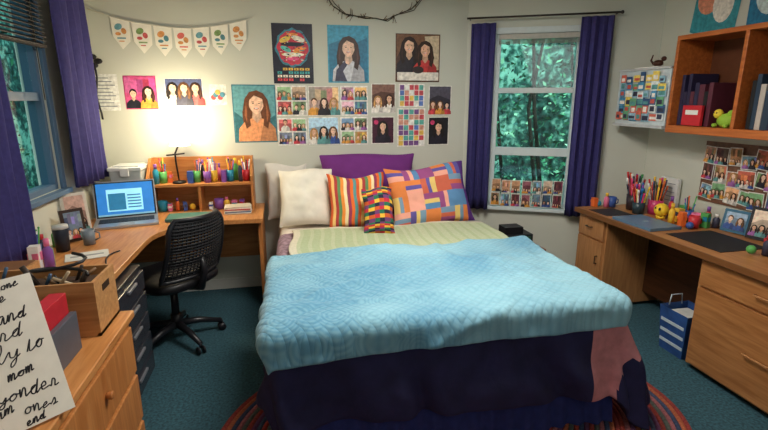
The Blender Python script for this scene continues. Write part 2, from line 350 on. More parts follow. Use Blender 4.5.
# pennant banner
b=B(); CR=M((240,236,222),.8,.05); pts=[(-1.20,2.20),(-1.06,2.165),(-.91,2.145),(-.77,2.13),(-.63,2.13),(-.50,2.145),(-.36,2.17),(-.22,2.205)]
b.tube([(x,BY-.008,z) for x,z in [(-1.38,2.26)]+pts+[(-.17,2.23)]],.003,M((210,205,190),.8),6)
fr=Fr((0,BY-.006,0),(1,0,0),(0,-1,0))
for i in range(1,len(pts)):
    (xa,za),(xb,zb)=pts[i-1],pts[i]
    m=((xa+xb)/2,(za+zb)/2-.215); k=.006
    fpoly(b,fr,[(xa+k,za),(xa+k+.006,za-.14),(m[0],m[1]),(xb-k-.006,zb-.14),(xb-k,zb)],CR,0)
    cm=pm([(214,110,100),(110,160,170),(130,160,100),(214,150,90)][i%4]); cm2=pm([(90,140,150),(214,150,90),(200,90,90)][i%3])
    fell(b,fr,m[0]-.015,m[1]+.16,.028,.022,cm,2,10,.5); fell(b,fr,m[0]+.02,m[1]+.13,.018,.022,cm2,3,10,.3); fell(b,fr,m[0]-.02,m[1]+.11,.02,.012,cm2,3,10); frect(b,fr,m[0]-.03,m[1]+.075,m[0]+.03,m[1]+.085,cm,2); frect(b,fr,m[0]-.018,m[1]+.055,m[0]+.018,m[1]+.062,cm2,2)
b.done("pennant_banner")
# string lights
b=B(); TW=M((56,48,40),.7); gp=[(.40,2.40),(.45,2.33),(.54,2.275),(.63,2.262),(.71,2.245),(.80,2.25),(.88,2.235),(.95,2.27),(1.02,2.30),(1.10,2.33),(1.17,2.40)]
b.tube([(x,BY-.012,z) for x,z in gp],.004,TW,6)
b.tube([(x+.02,BY-.018,z+.012*math.sin(i*2)) for i,(x,z) in enumerate(gp)],.003,TW,6)
for i in range(34):
    t=random.random()*(len(gp)-1.01); k=int(t); f_=t-k
    x=gp[k][0]*(1-f_)+gp[k+1][0]*f_; z=gp[k][1]*(1-f_)+gp[k+1][1]*f_
    dx,dz=random.uniform(-.03,.03),random.uniform(-.055,.055)
    b.tube([(x,BY-.012,z),(x+dx,BY-.02,z+dz)],[.003,.002],TW,5); b.sph((x+dx,BY-.02,z+dz),.005,M((150,130,100),.4),6)
b.done("string_lights")
b=B(); b.tube([(LX+.06+.01*math.sin(i*.9),BY-.02,1.86-i*.045) for i in range(10)],[.008]*10,BLACK,6)
for a in (0,1,2,3): b.sph((LX+.06+.035*math.cos(a*1.6),BY-.03,1.88+.03*math.sin(a*1.6)),(.032,.012,.022),BLACK,8)
b.done("hanging_lanyard")
# ------------------------------------------------------------ left desk (L)
b=B(); DT=.75
pts=[(LX+.01,2.02),(-.86,2.02),(-.86,3.05)]
for k in range(1,8):
    a=k/8*PI/2; pts.append((-.86+.40-.40*math.cos(a),3.08+.40*math.sin(a)))
pts+=[(-.44,3.48),(-.17,3.48),(-.17,BY-.01),(LX+.01,BY-.01)]
np_=len(pts)
b.add([(x,y,DT-.035) for x,y in pts]+[(x,y,DT) for x,y in pts],[tuple(range(np_-1,-1,-1)),tuple(range(np_,2*np_))]+[(i,(i+1)%np_,np_+(i+1)%np_,np_+i) for i in range(np_)],oakY)
b.box(-.21,3.55,0,-.18,BY-.02,DT-.035,oakZ)
b.box(LX+.03,2.04,0,-.90,2.07,DT-.035,oakZ)
b.box(LX+.02,BY-.05,.30,-.21,BY-.03,DT-.035,oakX)
b.box(LX+.02,2.07,.30,LX+.04,BY-.05,DT-.035,oakY)
b.done("corner_desk",bevel=.004)
b=B(); DF=-.80; b.box(LX+.14,2.24,.04,DF-.02,2.74,.70,BLKP)
for i in range(5): b.box(DF-.02,2.26,.07+i*.125,DF,2.72,.175+i*.125,M((50,52,60),.25)); b.box(DF,2.42,.145+i*.125,DF+.012,2.56,.16+i*.125,M((110,112,120),.3))
for i in range(5): b.box(LX+.16,2.74,.07+i*.125,DF-.04,2.745,.175+i*.125,M((50,52,60),.25))
for x in (LX+.18,DF-.07):
    for y in (2.29,2.69): b.cyl((x,y,0),(x,y,.05),.02,.02,BLACK,8)
b.done("drawer_unit",bevel=.004)
# foreground dresser
b=B(); FX=-.64
b.box(LX+.01,.55,.0,FX-.02,1.97,.72,oakZ); b.box(LX+.01,.53,.72,FX,1.99,.75,oakY)
for i in range(2):
    for j in range(3):
        y0=.58+i*.70; b.box(FX-.02,y0,.06+j*.22,FX-.002,y0+.66,.26+j*.22,oakZ); b.cyl((FX-.002,y0+.33,.16+j*.22),(FX+.02,y0+.33,.16+j*.22),.012,.016,oakZ,10)
b.done("dresser",bevel=.004)
# wooden crate
b=B(); CW=wood((170,118,70),(206,156,102),0)
X0,X1,Y0,Y1,Z0=-1.20,-.69,1.77,1.98,.751
b.box(X0,Y0,Z0,X1,Y1,Z0+.012,CW)
b.box(X0,Y0,Z0,X0+.012,Y1,Z0+.21,CW);b.box(X1-.012,Y0,Z0,X1,Y1,Z0+.21,CW);b.box(X0+.012,Y1-.012,Z0,X1-.012,Y1,Z0+.21,CW)
b.box(X0+.012,Y0,Z0+.012,X1-.012,Y0+.012,Z0+.21,CW)
b.box(X1,Y0+.07,Z0+.15,X1+.002,Y1-.07,Z0+.175,M((50,32,20),.6))
b.box(X0+.02,Y0+.02,Z0+.015,X1-.02,Y1-.02,Z0+.175,M((70,52,40),.8))
rd=random.Random(4)
for i in range(16):
    x=rd.uniform(X0+.05,X1-.08);y=rd.uniform(Y0+.04,Y1-.04)
    b.tube([(x,y,Z0+.175),(x+rd.uniform(-.06,.06),y+rd.uniform(-.03,.03),Z0+rd.uniform(.21,.26))],rd.choice([.004,.006,.010]),M(rd.choice([(30,30,34),(60,50,44),(200,180,150),(60,90,120),(120,90,60),(90,60,40)]),.5),8)
b.tube([(X1-.14+.09*math.cos(a*.5),Y0+.09+.05*math.sin(a*.5),Z0+.21+.005*a) for a in range(16)],.006,BLACK,6)
b.done("wooden_crate")
b=B(); bc=[(200,195,190),(60,66,78),(176,40,48),(120,24,34),(186,36,48),(84,88,98)]
x=-.93
for i,c in enumerate(bc):
    t=[.03,.035,.03,.025,.05,.02][i]; h=[.16,.15,.18,.17,.21,.14][i]
    b.box(x,1.50,.752,x+t,1.69,.752+h,M(c,.4)); b.box(x+.003,1.497,.755,x+t-.003,1.687,.752+h-.004,M((230,225,210),.8)) if i in (0,3) else None; x+=t+.003
b.done("book_row",bevel=.002)
# handwritten sign
b=B(); BR=Vector((-.61,1.32,.757)); BLf=Vector((-.80,1.15,.757)); up=Vector((-.12,.14,.36))
u=(BR-BLf); W=u.length; H=up.length; nn=u.cross(up).normalized()
fr=Fr(BLf,u,nn,up); sheet(b,fr,W,H,M((226,220,208),.7,.04),.004)
INK=M((30,28,34),.6,.02)
def smooth(P):
    o=[]
    for i in range(len(P)-1):
        p0=P[max(0,i-1)];p1=P[i];p2=P[i+1];p3=P[min(len(P)-1,i+2)]
        for k in range(5):
            t=k/5; o.append(tuple(.5*((2*p1[j])+(-p0[j]+p2[j])*t+(2*p0[j]-5*p1[j]+4*p2[j]-p3[j])*t*t+(-p0[j]+3*p1[j]-3*p2[j]+p3[j])*t**3) for j in (0,1)))
    return o+[P[-1]]
G={'J':[(.2,1),(.8,1.05),(.6,1),(.6,.1),(.4,-.35),(.1,-.1),(.5,.2)],'o':[(.5,.6),(.2,.5),(.15,.2),(.35,0),(.6,.1),(.7,.4),(.5,.6),(.9,.5)],'l':[(.1,.1),(.5,.7),(.5,1.1),(.3,1),(.35,.2),(.6,0)],'y':[(.1,.6),(.2,.2),(.5,.15),(.7,.6),(.6,-.3),(.3,-.5),(.3,-.2),(.9,.2)],'h':[(.1,.1),(.4,.9),(.25,1.1),(.2,0),(.3,.5),(.55,.6),(.6,0),(.85,.1)],'m':[(.05,.6),(.08,0),(.2,.6),(.32,.5),(.35,0),(.5,.6),(.65,.5),(.68,0),(.9,.1)],'n':[(.1,.6),(.15,0),(.35,.6),(.55,.5),(.6,0),(.85,.1)],'a':[(.6,.6),(.3,.6),(.1,.25),(.35,0),(.6,.5),(.65,0),(.9,.1)],'r':[(.1,.1),(.2,.65),(.45,.5),(.45,0),(.8,.1)],'t':[(.1,.1),(.4,1),(.35,.1),(.8,.1)],'d':[(.55,.55),(.2,.5),(.15,.1),(.5,.05),(.7,1.1),(.6,0),(.9,.1)],'e':[(.1,.2),(.5,.4),(.4,.65),(.15,.4),(.25,0),(.85,.15)],'s':[(.1,.1),(.4,.7),(.55,.2),(.3,0),(.8,.1)]}
wr=random.Random(5)
def word(wd,xx,yy,s,r=.0019,tilt=.03):
    P=[]; tilt+=wr.uniform(-.06,.08); s*=wr.uniform(.9,1.15)
    for i,ch in enumerate(wd):
        k=wr.uniform(.8,1.25)
        for p in G[ch]:
            X_=xx+(i*.78+p[0]*.85+p[1]*.25)*s; P.append((X_,yy+p[1]*s*.62*k+tilt*(X_-xx)+wr.uniform(-.004,.004)))
    P=smooth(P); b.tube([fr.P(min(.98,max(.02,p[0]))*W,p[1]*H,3) for p in P],r,INK,5)
for wd,xx,yy,s in [("the",.08,.91,.08),("hest",.36,.92,.08),("one",.70,.925,.07),("made",.08,.82,.08),("some",.46,.83,.09),("Jolly",.08,.69,.12),("and",.58,.70,.11),("so",.08,.58,.11),("hard",.34,.58,.12),("Jolly",.10,.44,.15),("to",.74,.47,.10),("dear",.06,.33,.11),("mom",.52,.33,.11),("not",.06,.22,.12),("yonder",.38,.21,.11),("dream",.06,.10,.12),("ones",.56,.09,.11),("the",.2,.02,.08),("end",.55,.02,.08)]: word(wd,xx,yy,s)
b.done("handwritten_sign")
# laptop
b=B(); AL=M((176,180,186),.35,.02,metal=.7); b.X=Matrix.Translation((-1.10,3.53,.752))@Matrix.Rotation(math.radians(14),4,'Z')
b.box(-.20,-.13,0,.20,.13,.016,AL); b.box(-.175,-.02,.016,.175,.11,.0175,M((25,26,30),.5))
for r in range(5):
    for c_ in range(13): b.box(-.168+c_*.026,-.012+r*.024,.0175,-.146+c_*.026,.006+r*.024,.019,M((40,42,48),.5))
b.box(-.05,-.12,.016,.05,-.04,.0168,M((150,154,160),.4))
X=b.X; b.X=X@Matrix.Translation((0,.13,.014))@Matrix.Rotation(math.radians(-14),4,'X')
b.box(-.20,-.004,0,.20,.006,.27,AL); b.box(-.192,-.0055,.008,.192,-.004,.262,BLACK)
b.box(-.182,-.0065,.018,.182,-.0055,.254,M((40,110,180),.3,.05,emis=.9))
b.box(-.12,-.0075,.05,.11,-.0065,.21,M((140,205,225),.3,.1,8,emis=.9)); b.box(-.11,-.0085,.06,.00,-.0075,.18,M((40,110,150),.3,.1,emis=.7))
for i in range(5): b.box(.012,-.0085,.07+i*.022,.10,-.0075,.08+i*.022,M((60,120,160),.3,.1,emis=.6))
b.box(-.182,-.0085,.018,.182,-.0075,.03,M((120,170,190),.3,.05,emis=.6))
b.done("laptop",bevel=.0015)
# hutch
b=B(); HX0,HX1,HY0,HY1=-1.02,-.24,3.80,4.02
for x in (HX0,HX1-.02):
    b.add([(x,HY0,.752),(x,HY1,.752),(x,HY1,1.16),(x,HY1-.08,1.16),(x,HY0,1.02),(x+.02,HY0,.752),(x+.02,HY1,.752),(x+.02,HY1,1.16),(x+.02,HY1-.08,1.16),(x+.02,HY0,1.02)],
      [(0,1,2,3,4),(9,8,7,6,5),(0,5,6,1),(1,6,7,2),(2,7,8,3),(3,8,9,4),(4,9,5,0)],oakZ)
b.box(HX0+.02,HY0+.01,.95,HX1-.02,HY1,.97,oakX); b.box(HX0+.02,HY1-.015,.752,HX1-.02,HY1,1.16,oakX)
b.box(-.66,HY0+.02,.752,-.64,HY1-.015,.95,oakZ)
b.done("desktop_hutch",bevel=.002)
def supplies(name,spots,z,seed,hmin=.06,hmax=.16):
    rd=random.Random(seed); b=B()
    cols=[(200,50,60),(40,140,170),(240,190,60),(90,170,90),(230,120,160),(240,240,235),(60,60,80),(230,110,50),(130,80,160),(60,90,160)]
    for q_,(x,y,k) in enumerate(spots):
        c=M(cols[(q_*3+rd.randrange(2))%10],.4)
        if k=='cup':
            r=.03; h=.09; b.lathe((x,y,z),[(r*.9,0),(r,h),(r*.92,h),(r*.85,.01)],c,14)
            for i in range(9):
                a=rd.uniform(0,6.28); q=rd.uniform(0,r*.6); L=rd.uniform(.13,.19)
                p0=(x+q*math.cos(a)*.5,y+q*math.sin(a)*.5,z+.012); p1=(x+math.cos(a)*(q+.018),y+math.sin(a)*(q+.018),z+L)
                cc=M(rd.choice(cols),.4); b.cyl(p0,p1,.0045,.0045,cc,6); b.sph(p1,.0065,cc,6)
        elif k=='bottle':
            h=rd.uniform(hmin,hmax); r=rd.uniform(.015,.024); b.lathe((x,y,z),[(r,0),(r,h*.65),(r*.5,h*.78),(r*.5,h),(0.001,h)],c,12)
            b.cyl((x,y,z+h*.8),(x,y,z+h*1.05),r*.55,r*.55,M(rd.choice(cols),.3),10)
        elif k=='box':
            h=rd.uniform(hmin,hmax*.7); w=rd.uniform(.025,.045); b.obox((x,y,z+h/2),(w,.05,h),rd.uniform(-.3,.3),c); b.obox((x,y,z+h*.6),(w+.002,.052,h*.3),0,M(rd.choice(cols),.4))
        elif k=='ball': b.sph((x,y,z+.025),.025,c,12)
        elif k=='mug':
            b.lathe((x,y,z),[(.032,0),(.036,.08),(.032,.08),(.029,.01)],c,16); b.tube([(x+.034,y,z+.065),(x+.058,y,z+.055),(x+.058,y,z+.03),(x+.034,y,z+.018)],.005,c,6)
    return b.done(name)
sp=[]; kinds=['bottle','cup','box','bottle','cup','mug','box','cup','bottle','cup','cup','bottle','box','cup','bottle','bottle','cup']
for i,k in enumerate(kinds):
    xx=-.96+i*.0415
    if abs(xx+.80)<.06: continue
    sp.append((xx,3.90+.04*((i*7)%3-1),k))
supplies("desk_supplies",sp,.971,5,.08,.17)
sp=[(-.94+i*.055,3.88,k) for i,k in enumerate(['mug','box','bottle','box','ball'])]+[(-.58+i*.06,3.88,k) for i,k in enumerate(['box','mug','bottle','box','box'])]
supplies("desk_supplies",sp,.753,9,.05,.1)
b=B()
for i in range(6): b.obox((-.36,3.72,.757+i*.009),(.2-.01*(i%2),.13,.008),.05*(i%3),M([(230,225,215),(90,120,150),(215,210,200),(180,60,60),(230,225,215),(200,190,170)][i],.6))
b.done("paper_stack")
b=B(); b.obox((-.70,3.60,.762),(.30,.2,.02),.06,M((56,96,88),.5)); b.obox((-.70,3.60,.7725),(.28,.18,.002),.06,M((76,124,112),.5)); b.done("notebook",bevel=.002)
# task lamp
b=B(); lx,ly=-.80,3.88
b.lathe((lx,ly,.972),[(.05,0),(.05,.012),(.012,.02),(.008,.02)],BLACK,18)
b.tube([(lx,ly,.985),(lx-.01,ly,1.14),(lx-.01,ly,1.2),(lx+.02,ly-.01,1.26)],.007,BLACK,8)
b.tube([(lx-.07,ly-.02,1.19),(lx+.06,ly,1.20)],.006,BLACK,8)
b.lathe((lx+.03,ly,1.26),[(.03,.11),(.045,.09),(.075,.0),(.07,.0),(.04,.08)],M((255,238,206),.4,.02,emis=5.0),20)
b.done("desk_lamp")
# storage bin
b=B(); PL=M((186,192,190),.2,.05)
b.X=Matrix.Translation((-1.145,3.88,.752))
b.add([(-.09,-.10,0),(.09,-.10,0),(.09,.10,0),(-.09,.10,0),(-.108,-.12,.34),(.108,-.12,.34),(.108,.12,.34),(-.108,.12,.34)],[(3,2,1,0),(0,1,5,4),(1,2,6,5),(2,3,7,6),(3,0,4,7)],PL)
b.box(-.115,-.13,.34,.115,.13,.365,M((225,228,225),.3)); b.box(-.09,-.09,.365,.09,.09,.375,M((215,220,218),.3)); 
b.box(-.03,-.135,.30,.03,-.12,.36,M((225,228,225),.3))
b.done("storage_bin",bevel=.004)
def framed(name,c,w,h,rz,fc,seed,tilt=-.15):
    b=B(); b.X=Matrix.Translation(c)@Matrix.Rotation(rz,4,'Z')@Matrix.Rotation(tilt,4,'X')
    b.box(-w/2,-.006,0,w/2,.006,h,M(fc,.4)); b.X=Matrix()
    X=Matrix.Translation(c)@Matrix.Rotation(rz,4,'Z')@Matrix.Rotation(tilt,4,'X')
    R3=X.to_3x3(); o=X@Vector((-w/2+.012,-.0065,.012)); fr=Fr(o,R3@Vector((1,0,0)),R3@Vector((0,-1,0)),R3@Vector((0,0,1)))
    group(b,fr,w-.024,h-.024,[(150,120,110),(120,140,160),(190,170,150)][seed%3],seed)
    bk=X@Vector((0,.006,h*.6)); ft=Vector((bk.x,bk.y,c[2]))+(R3@Vector((0,.05,0))); ft.z=c[2]+.002
    b.tube([bk,ft],.004,BLACK,6)
    return b.done(name)
framed("picture_frame",(-1.31,3.28,.753),.15,.27,.75,(210,205,195),21)
framed("picture_frame",(-1.27,3.12,.753),.13,.20,.75,(60,40,30),22)
b=B(); b.lathe((-1.27,2.93,.752),[(.035,0),(.04,.13),(.036,.135),(.036,.1)],M((36,42,54),.3),18); b.cyl((-1.27,2.93,.885),(-1.27,2.93,.905),.042,.04,M((190,190,190),.3),18); b.done("travel_mug")
b=B(); b.lathe((-1.17,3.04,.752),[(.032,0),(.036,.09),(.033,.09),(.03,.01)],M((120,130,140),.3),18)
b.tube([(-1.136,3.04,.83),(-1.11,3.04,.82),(-1.11,3.04,.79),(-1.137,3.04,.775)],.005,M((120,130,140),.3),6); b.done("coffee_mug")
b=B(); b.obox((-1.10,2.80,.7535),(.21,.15,.002),.35,M((215,212,205),.7)); 
b.obox((-1.10,2.80,.755),(.16,.02,.001),.35,M((150,150,150),.7)); b.done("paper_sheet")
sp=[(-1.345,3.40,'bottle'),(-1.345,3.02,'bottle'),(-1.34,2.86,'bottle'),(-1.33,2.76,'cup'),(-1.22,2.66,'bottle'),(-1.24,2.56,'box'),(-1.20,2.60,'bottle')]
supplies("toiletry_bottles",sp,.753,31,.1,.2)
b=B(); b.tube([(-.95+.03*math.sin(i*.8),2.45+.05*i+.02*math.cos(i),.756) for i in range(9)],.004,BLACK,6); b.done("charging_cable")
b=B(); b.box(-1.37,2.10,.752,-1.13,2.36,.88,CW); b.box(-1.36,2.11,.88,-1.14,2.35,.885,M((120,80,50),.6)); b.done("wooden_box",bevel=.004)
# ------------------------------------------------------------ office chair
b=B(); cx,cy=-.76,3.16; ang=math.atan2(.62,-.78)
fx=Vector((math.cos(ang),math.sin(ang),0)); sx=Vector((-fx.y,fx.x,0))
Xc=Matrix(((fx.x,sx.x,0,cx),(fx.y,sx.y,0,cy),(0,0,1,0),(0,0,0,1)))
b.X=Xc
b.sph((0,0,.47),(.25,.25,.045),BLACK,28,e=.55)
b.box(-.12,-.12,.40,.12,.12,.43,BLKP)
b.cyl((0,0,.12),(0,0,.41),.028,.022,BLKP,14); b.cyl((0,0,.10),(0,0,.2),.035,.035,BLKP,14)
for k in range(5):
    a=k*2*PI/5+.4; e=(math.cos(a)*.29,math.sin(a)*.29)
    b.tube([(0,0,.13),(e[0]*.5,e[1]*.5,.115),(e[0],e[1],.075)],[.028,.022,.016],BLKP,8)
    b.cyl((e[0],e[1],.075),(e[0],e[1],.05),.01,.01,BLKP,8)
    for s in (-1,1):
        px_,py_=e[0]-math.sin(a)*.014*s,e[1]+math.cos(a)*.014*s
        b.cyl((px_-math.sin(a)*.008*s,py_+math.cos(a)*.008*s,.028),(px_,py_,.028),.027,.027,BLKP,14)
b.tube([(-.15,0,.42),(-.27,0,.44),(-.31,0,.56),(-.29,0,.66)],[.022,.024,.02,.016],BLKP,8)
def bp(u,v):
    wd=.225*(1-.10*v)*(1 if v<.8 else math.sqrt(max(.3,1-((v-.8)/.2)**2*.4)))
    return (-.25-.06*math.sin(v*PI*.9)*.5-.09*v+.07*u*u,u*wd,.52+.39*v)
nu,nv=18,20
vs=[bp(-1+2*i/nu,j/nv) for j in range(nv+1) for i in range(nu+1)]
MESHM=M((26,27,32),.7,.1)
for j in range(0,nv+1): b.tube([bp(-1+2*i/10,j/nv) for i in range(11)],.0065,MESHM,4)
for i in range(0,nu+1): b.tube([bp(-1+2*i/nu,j/10) for j in range(11)],.0045,MESHM,4)
b.add(vs,[(j*(nu+1)+i,j*(nu+1)+i+1,(j+1)*(nu+1)+i+1,(j+1)*(nu+1)+i) for j in range(nv) for i in range(nu) if j%5<2 or j>14],MESHM,True)
edge=[bp(-1,j/12) for j in range(13)]+[bp(-1+2*i/12,1) for i in range(1,12)]+[bp(1,1-j/12) for j in range(13)]+[bp(1-2*i/12,0) for i in range(1,12)]
b.tube(edge,.015,BLKP,8,closed=True)
b.done("office_chair")
# ------------------------------------------------------------ bed
BX0,BX1,BY0,BY1,BZ=-.045,1.51,1.83,3.97,.60
bed=empty("bed")
b=B(); b.box(BX0+.03,BY0+.03,.0,BX0+.09,BY0+.09,.3,darkoak); b.box(BX1-.09,BY0+.03,.0,BX1-.03,BY0+.09,.3,darkoak)
b.box(BX0+.03,BY1-.09,.0,BX0+.09,BY1-.03,.3,darkoak); b.box(BX1-.09,BY1-.09,.0,BX1-.03,BY1-.03,.3,darkoak)
b.box(BX0+.02,BY0+.02,.22,BX1-.02,BY1,.32,darkoak); b.done("frame",parent=bed)
b=B(); b.box(BX0,BY0,.32,BX1,BY1,BZ,M((210,200,190),.8,.05)); b.done("mattress",bevel=.04,parent=bed)
b=B(); SKM=M((34,46,108),.85,.15,30)
def skirt(p0,p1,n):
    vs=[];fs=[];d=(Vector(p1)-Vector(p0)); L=d.length; d.normalize(); nn=Vector((d.y,-d.x,0))
    for i in range(n+1):
        q=Vector(p0)+d*L*i/n
        for j in range(5):
            k=j/4; off=.012*math.sin(i*.9)*k+.01*math.sin(i*.23)*k+.05*k; w=q+nn*off
            vs.append((w.x,w.y,.36*(1-k)+.03))
    for i in range(n):
        for j in range(4): fs.append((i*5+j,i*5+j+1,(i+1)*5+j+1,(i+1)*5+j))
    b.add(vs,fs,SKM,True)
skirt((BX0,BY0-.005,0),(BX1+.04,BY0-.005,0),120); skirt((BX1+.005,BY0,0),(BX1+.005,BY1,0),140); skirt((BX0-.005,BY1,0),(BX0-.005,BY0,0),140)
b.done("bed_skirt",parent=bed)
def drape(name,xa,xb,ya,yb,off,mat,seed=0,wr=.008,fold=.02,step=.03,R=.05,edgef=None,parent=None,solid=.008,matf=None,fk=1.0,puff=None,flare=0):
    b=B(); x0,x1,y0=BX0-off*.8,BX1+off*.8,BY0-off*.8; top=BZ+off
    nx=int((xb-xa)/step); ny=int((yb-ya)/step); vs=[];fs=[];ms=[]
    for j in range(ny+1):
        for i in range(nx+1):
            u=i/nx;v=j/ny
            X=xa+(xb-xa)*u; Y=ya+(yb-ya)*v
            if edgef: X,Y=edgef(u,v,X,Y)
            cx_=min(max(X,x0+R),x1-R); cy_=max(Y,y0+R)
            dx,dy=X-cx_,Y-cy_; d=math.hypot(dx,dy)
            p=Vector((cx_,cy_,top))
            nz=noise.noise(Vector((X*3.1,Y*3.1,seed)))*wr*1.6+noise.noise(Vector((X*9,Y*9,seed+5)))*wr*.8+noise.noise(Vector((X*2+Y*5,Y*2,seed+9)))*wr
            if puff: nz+=puff(X,Y)
            if d>1e-6:
                dr=Vector((dx/d,dy/d,0)); 
                if d<R*PI/2: a=d/R; o_=R*math.sin(a); z=-R*(1-math.cos(a)); hang=0
                else: hang=d-R*PI/2; o_=R; z=-R-hang
                al=(X+Y)*fk+.25*noise.noise(Vector((X*2,Y*2,seed)))
                o_+=fold*min(1,hang/.25)*(math.sin(al*17+seed)+.6*math.sin(al*31+seed*2)+1.2)*.7
                o_+=nz*.8+hang*flare*max(0,dr.x)
                p+=dr*o_; p.z+=z
                p.z+=nz*max(0,1-d/R)
                p.z=max(p.z,.035)
            else: p.z+=nz
            vs.append(p)
    for j in range(ny):
        for i in range(nx):
            fs.append((j*(nx+1)+i,j*(nx+1)+i+1,(j+1)*(nx+1)+i+1,(j+1)*(nx+1)+i))
            if matf: ms.append(matf(i/nx,j/ny))
    b.add(vs,fs,ms if matf else mat,True)
    return b.done(name,solid=solid,sub=1,parent=parent)
drape("fitted_sheet",BX0-.12,BX1+.12,BY0-.1,BY1-.02,.012,M((214,204,190),.85,.06,14,bump=.1),1,.004,.004,parent=bed)
PK=M((200,134,140),.85,.15,18,bump=.2); MV=M((146,120,132),.85,.45,30,bump=.2)
drape("pink_blanket",BX0-.38,BX1+.30,BY0-.10,3.46,.03,PK,2,.006,.022,parent=bed,matf=lambda u,v: MV if u<.30 else PK)
NVY=M((36,36,76),.85,.22,8,bump=.35,bscale=24)
def cmat(u,v):
    X=BX0-.36+(BX1+.54-BX0+.36)*u; Y=BY0-.46+(2.7-BY0+.46)*v
    if Y<BY0+.16 and BX1-.13<X<BX1+.24 and (X-BX1)<.24+(Y-BY0)*.3: return PK
    return NVY
drape("comforter",BX0-.36,BX1+.54,BY0-.46,2.70,.052,NVY,3,.014,.042,parent=bed,solid=.02,fk=.75,flare=.30,matf=cmat,edgef=lambda u,v,X,Y:(X,Y+.02*math.sin(u*6)*(1-v)))
GA,GB=M((180,188,156),.9,.08,60,bump=.3),M((168,180,144),.9,.08,60,bump=.3); GCR=M((206,200,178),.9,.08,60,bump=.3)
drape("green_blanket",BX0+.07,BX1+.14,2.45,3.42,.062,GA,4,.008,.012,parent=bed,step=.025,matf=lambda u,v:(GCR if (u<.03) or v>.94 else (GA if int(u*44)%2 else GB)),edgef=lambda u,v,X,Y:(X+.02*math.sin(v*9)*(1-u),Y+.012*math.sin(u*12)))
# quilt
def quiltmat():
    m=bpy.data.materials.new("quilt_fabric"); m.use_nodes=True; nt=m.node_tree;n=nt.nodes;l=nt.links;p=n["Principled BSDF"]; p.inputs["Roughness"].default_value=1; p.inputs["Specular IOR Level"].default_value=.05
    p.inputs["Sheen Weight"].default_value=.15
    tc=n.new("ShaderNodeTexCoord")
    def mapn(rot):
        mp=n.new("ShaderNodeMapping"); mp.inputs["Rotation"].default_value=(0,0,rot); l.new(tc.outputs["Object"],mp.inputs[0]); return mp
    A1=mapn(.85);A2=mapn(-.72)
    def wave(mp,sc_,dist):
        w=n.new("ShaderNodeTexWave"); w.inputs["Scale"].default_value=sc_; w.inputs["Distortion"].default_value=dist; w.inputs["Detail"].default_value=1; w.inputs["Detail Scale"].default_value=1; l.new(mp.outputs[0],w.inputs["Vector"]); return w
    w1,w2=wave(A1,9,.8),wave(A2,9,.8)
    mu=n.new("ShaderNodeMath"); mu.operation='MULTIPLY'; l.new(w1.outputs["Fac"],mu.inputs[0]); l.new(w2.outputs["Fac"],mu.inputs[1])
    sq=n.new("ShaderNodeMath"); sq.operation='POWER'; sq.inputs[1].default_value=.35; l.new(mu.outputs[0],sq.inputs[0])
    nz=n.new("ShaderNodeTexNoise"); nz.inputs["Scale"].default_value=2.0; nz.inputs["Detail"].default_value=2; l.new(tc.outputs["Object"],nz.inputs["Vector"])
    n2=n.new("ShaderNodeTexNoise"); n2.inputs["Scale"].default_value=60; n2.inputs["Detail"].default_value=4; l.new(tc.outputs["Object"],n2.inputs["Vector"])
    # printed paisley swirls, mostly on one side
    vo=n.new("ShaderNodeTexVoronoi"); vo.inputs["Scale"].default_value=5.5; l.new(tc.outputs["Object"],vo.inputs["Vector"])
    si=n.new("ShaderNodeMath"); si.operation='MULTIPLY'; si.inputs[1].default_value=70; l.new(vo.outputs["Distance"],si.inputs[0])
    s2=n.new("ShaderNodeMath"); s2.operation='SINE'; l.new(si.outputs[0],s2.inputs[0])
    ms=n.new("ShaderNodeMath"); ms.operation='MULTIPLY'; l.new(s2.outputs[0],ms.inputs[0])
    sx_=n.new("ShaderNodeSeparateXYZ"); l.new(tc.outputs["Object"],sx_.inputs[0])
    mr=n.new("ShaderNodeMapRange"); mr.inputs[1].default_value=.1; mr.inputs[2].default_value=-.6; mr.inputs[3].default_value=.012; mr.inputs[4].default_value=.07; l.new(sx_.outputs[0],mr.inputs[0]); l.new(mr.outputs[0],ms.inputs[1])
    a=n.new("ShaderNodeMath"); a.operation='ADD'; l.new(ms.outputs[0],a.inputs[0]); l.new(nz.outputs["Fac"],a.inputs[1])
    a3=n.new("ShaderNodeMath"); a3.operation='MULTIPLY_ADD'; a3.inputs[1].default_value=.10; l.new(sq.outputs[0],a3.inputs[0]); l.new(a.outputs[0],a3.inputs[2])
    cr=n.new("ShaderNodeValToRGB"); e=cr.color_ramp.elements; e[0].position=.36; e[0].color=rgb((96,148,176)); e[1].position=.72; e[1].color=rgb((140,186,202))
    l.new(a3.outputs[0],cr.inputs[0]); l.new(cr.outputs[0],p.inputs["Base Color"])
    a4=n.new("ShaderNodeMath"); a4.operation='MULTIPLY_ADD'; a4.inputs[1].default_value=.25; l.new(n2.outputs["Fac"],a4.inputs[0]); l.new(sq.outputs[0],a4.inputs[2])
    bp_=n.new("ShaderNodeBump"); bp_.inputs["Strength"].default_value=.55; bp_.inputs["Distance"].default_value=.006
    l.new(a4.outputs[0],bp_.inputs["Height"]); l.new(bp_.outputs[0],p.inputs["Normal"])
    return m
QM=quiltmat()
def qedge(u,v,X,Y):
    return X+.02*math.sin(v*7)*(u-.5),Y+.02*math.sin(u*5)*(1-v)*.5+.02*u*v+.014*math.sin(u*19)*(v>.9)-.03*(1-u)*(1-v)
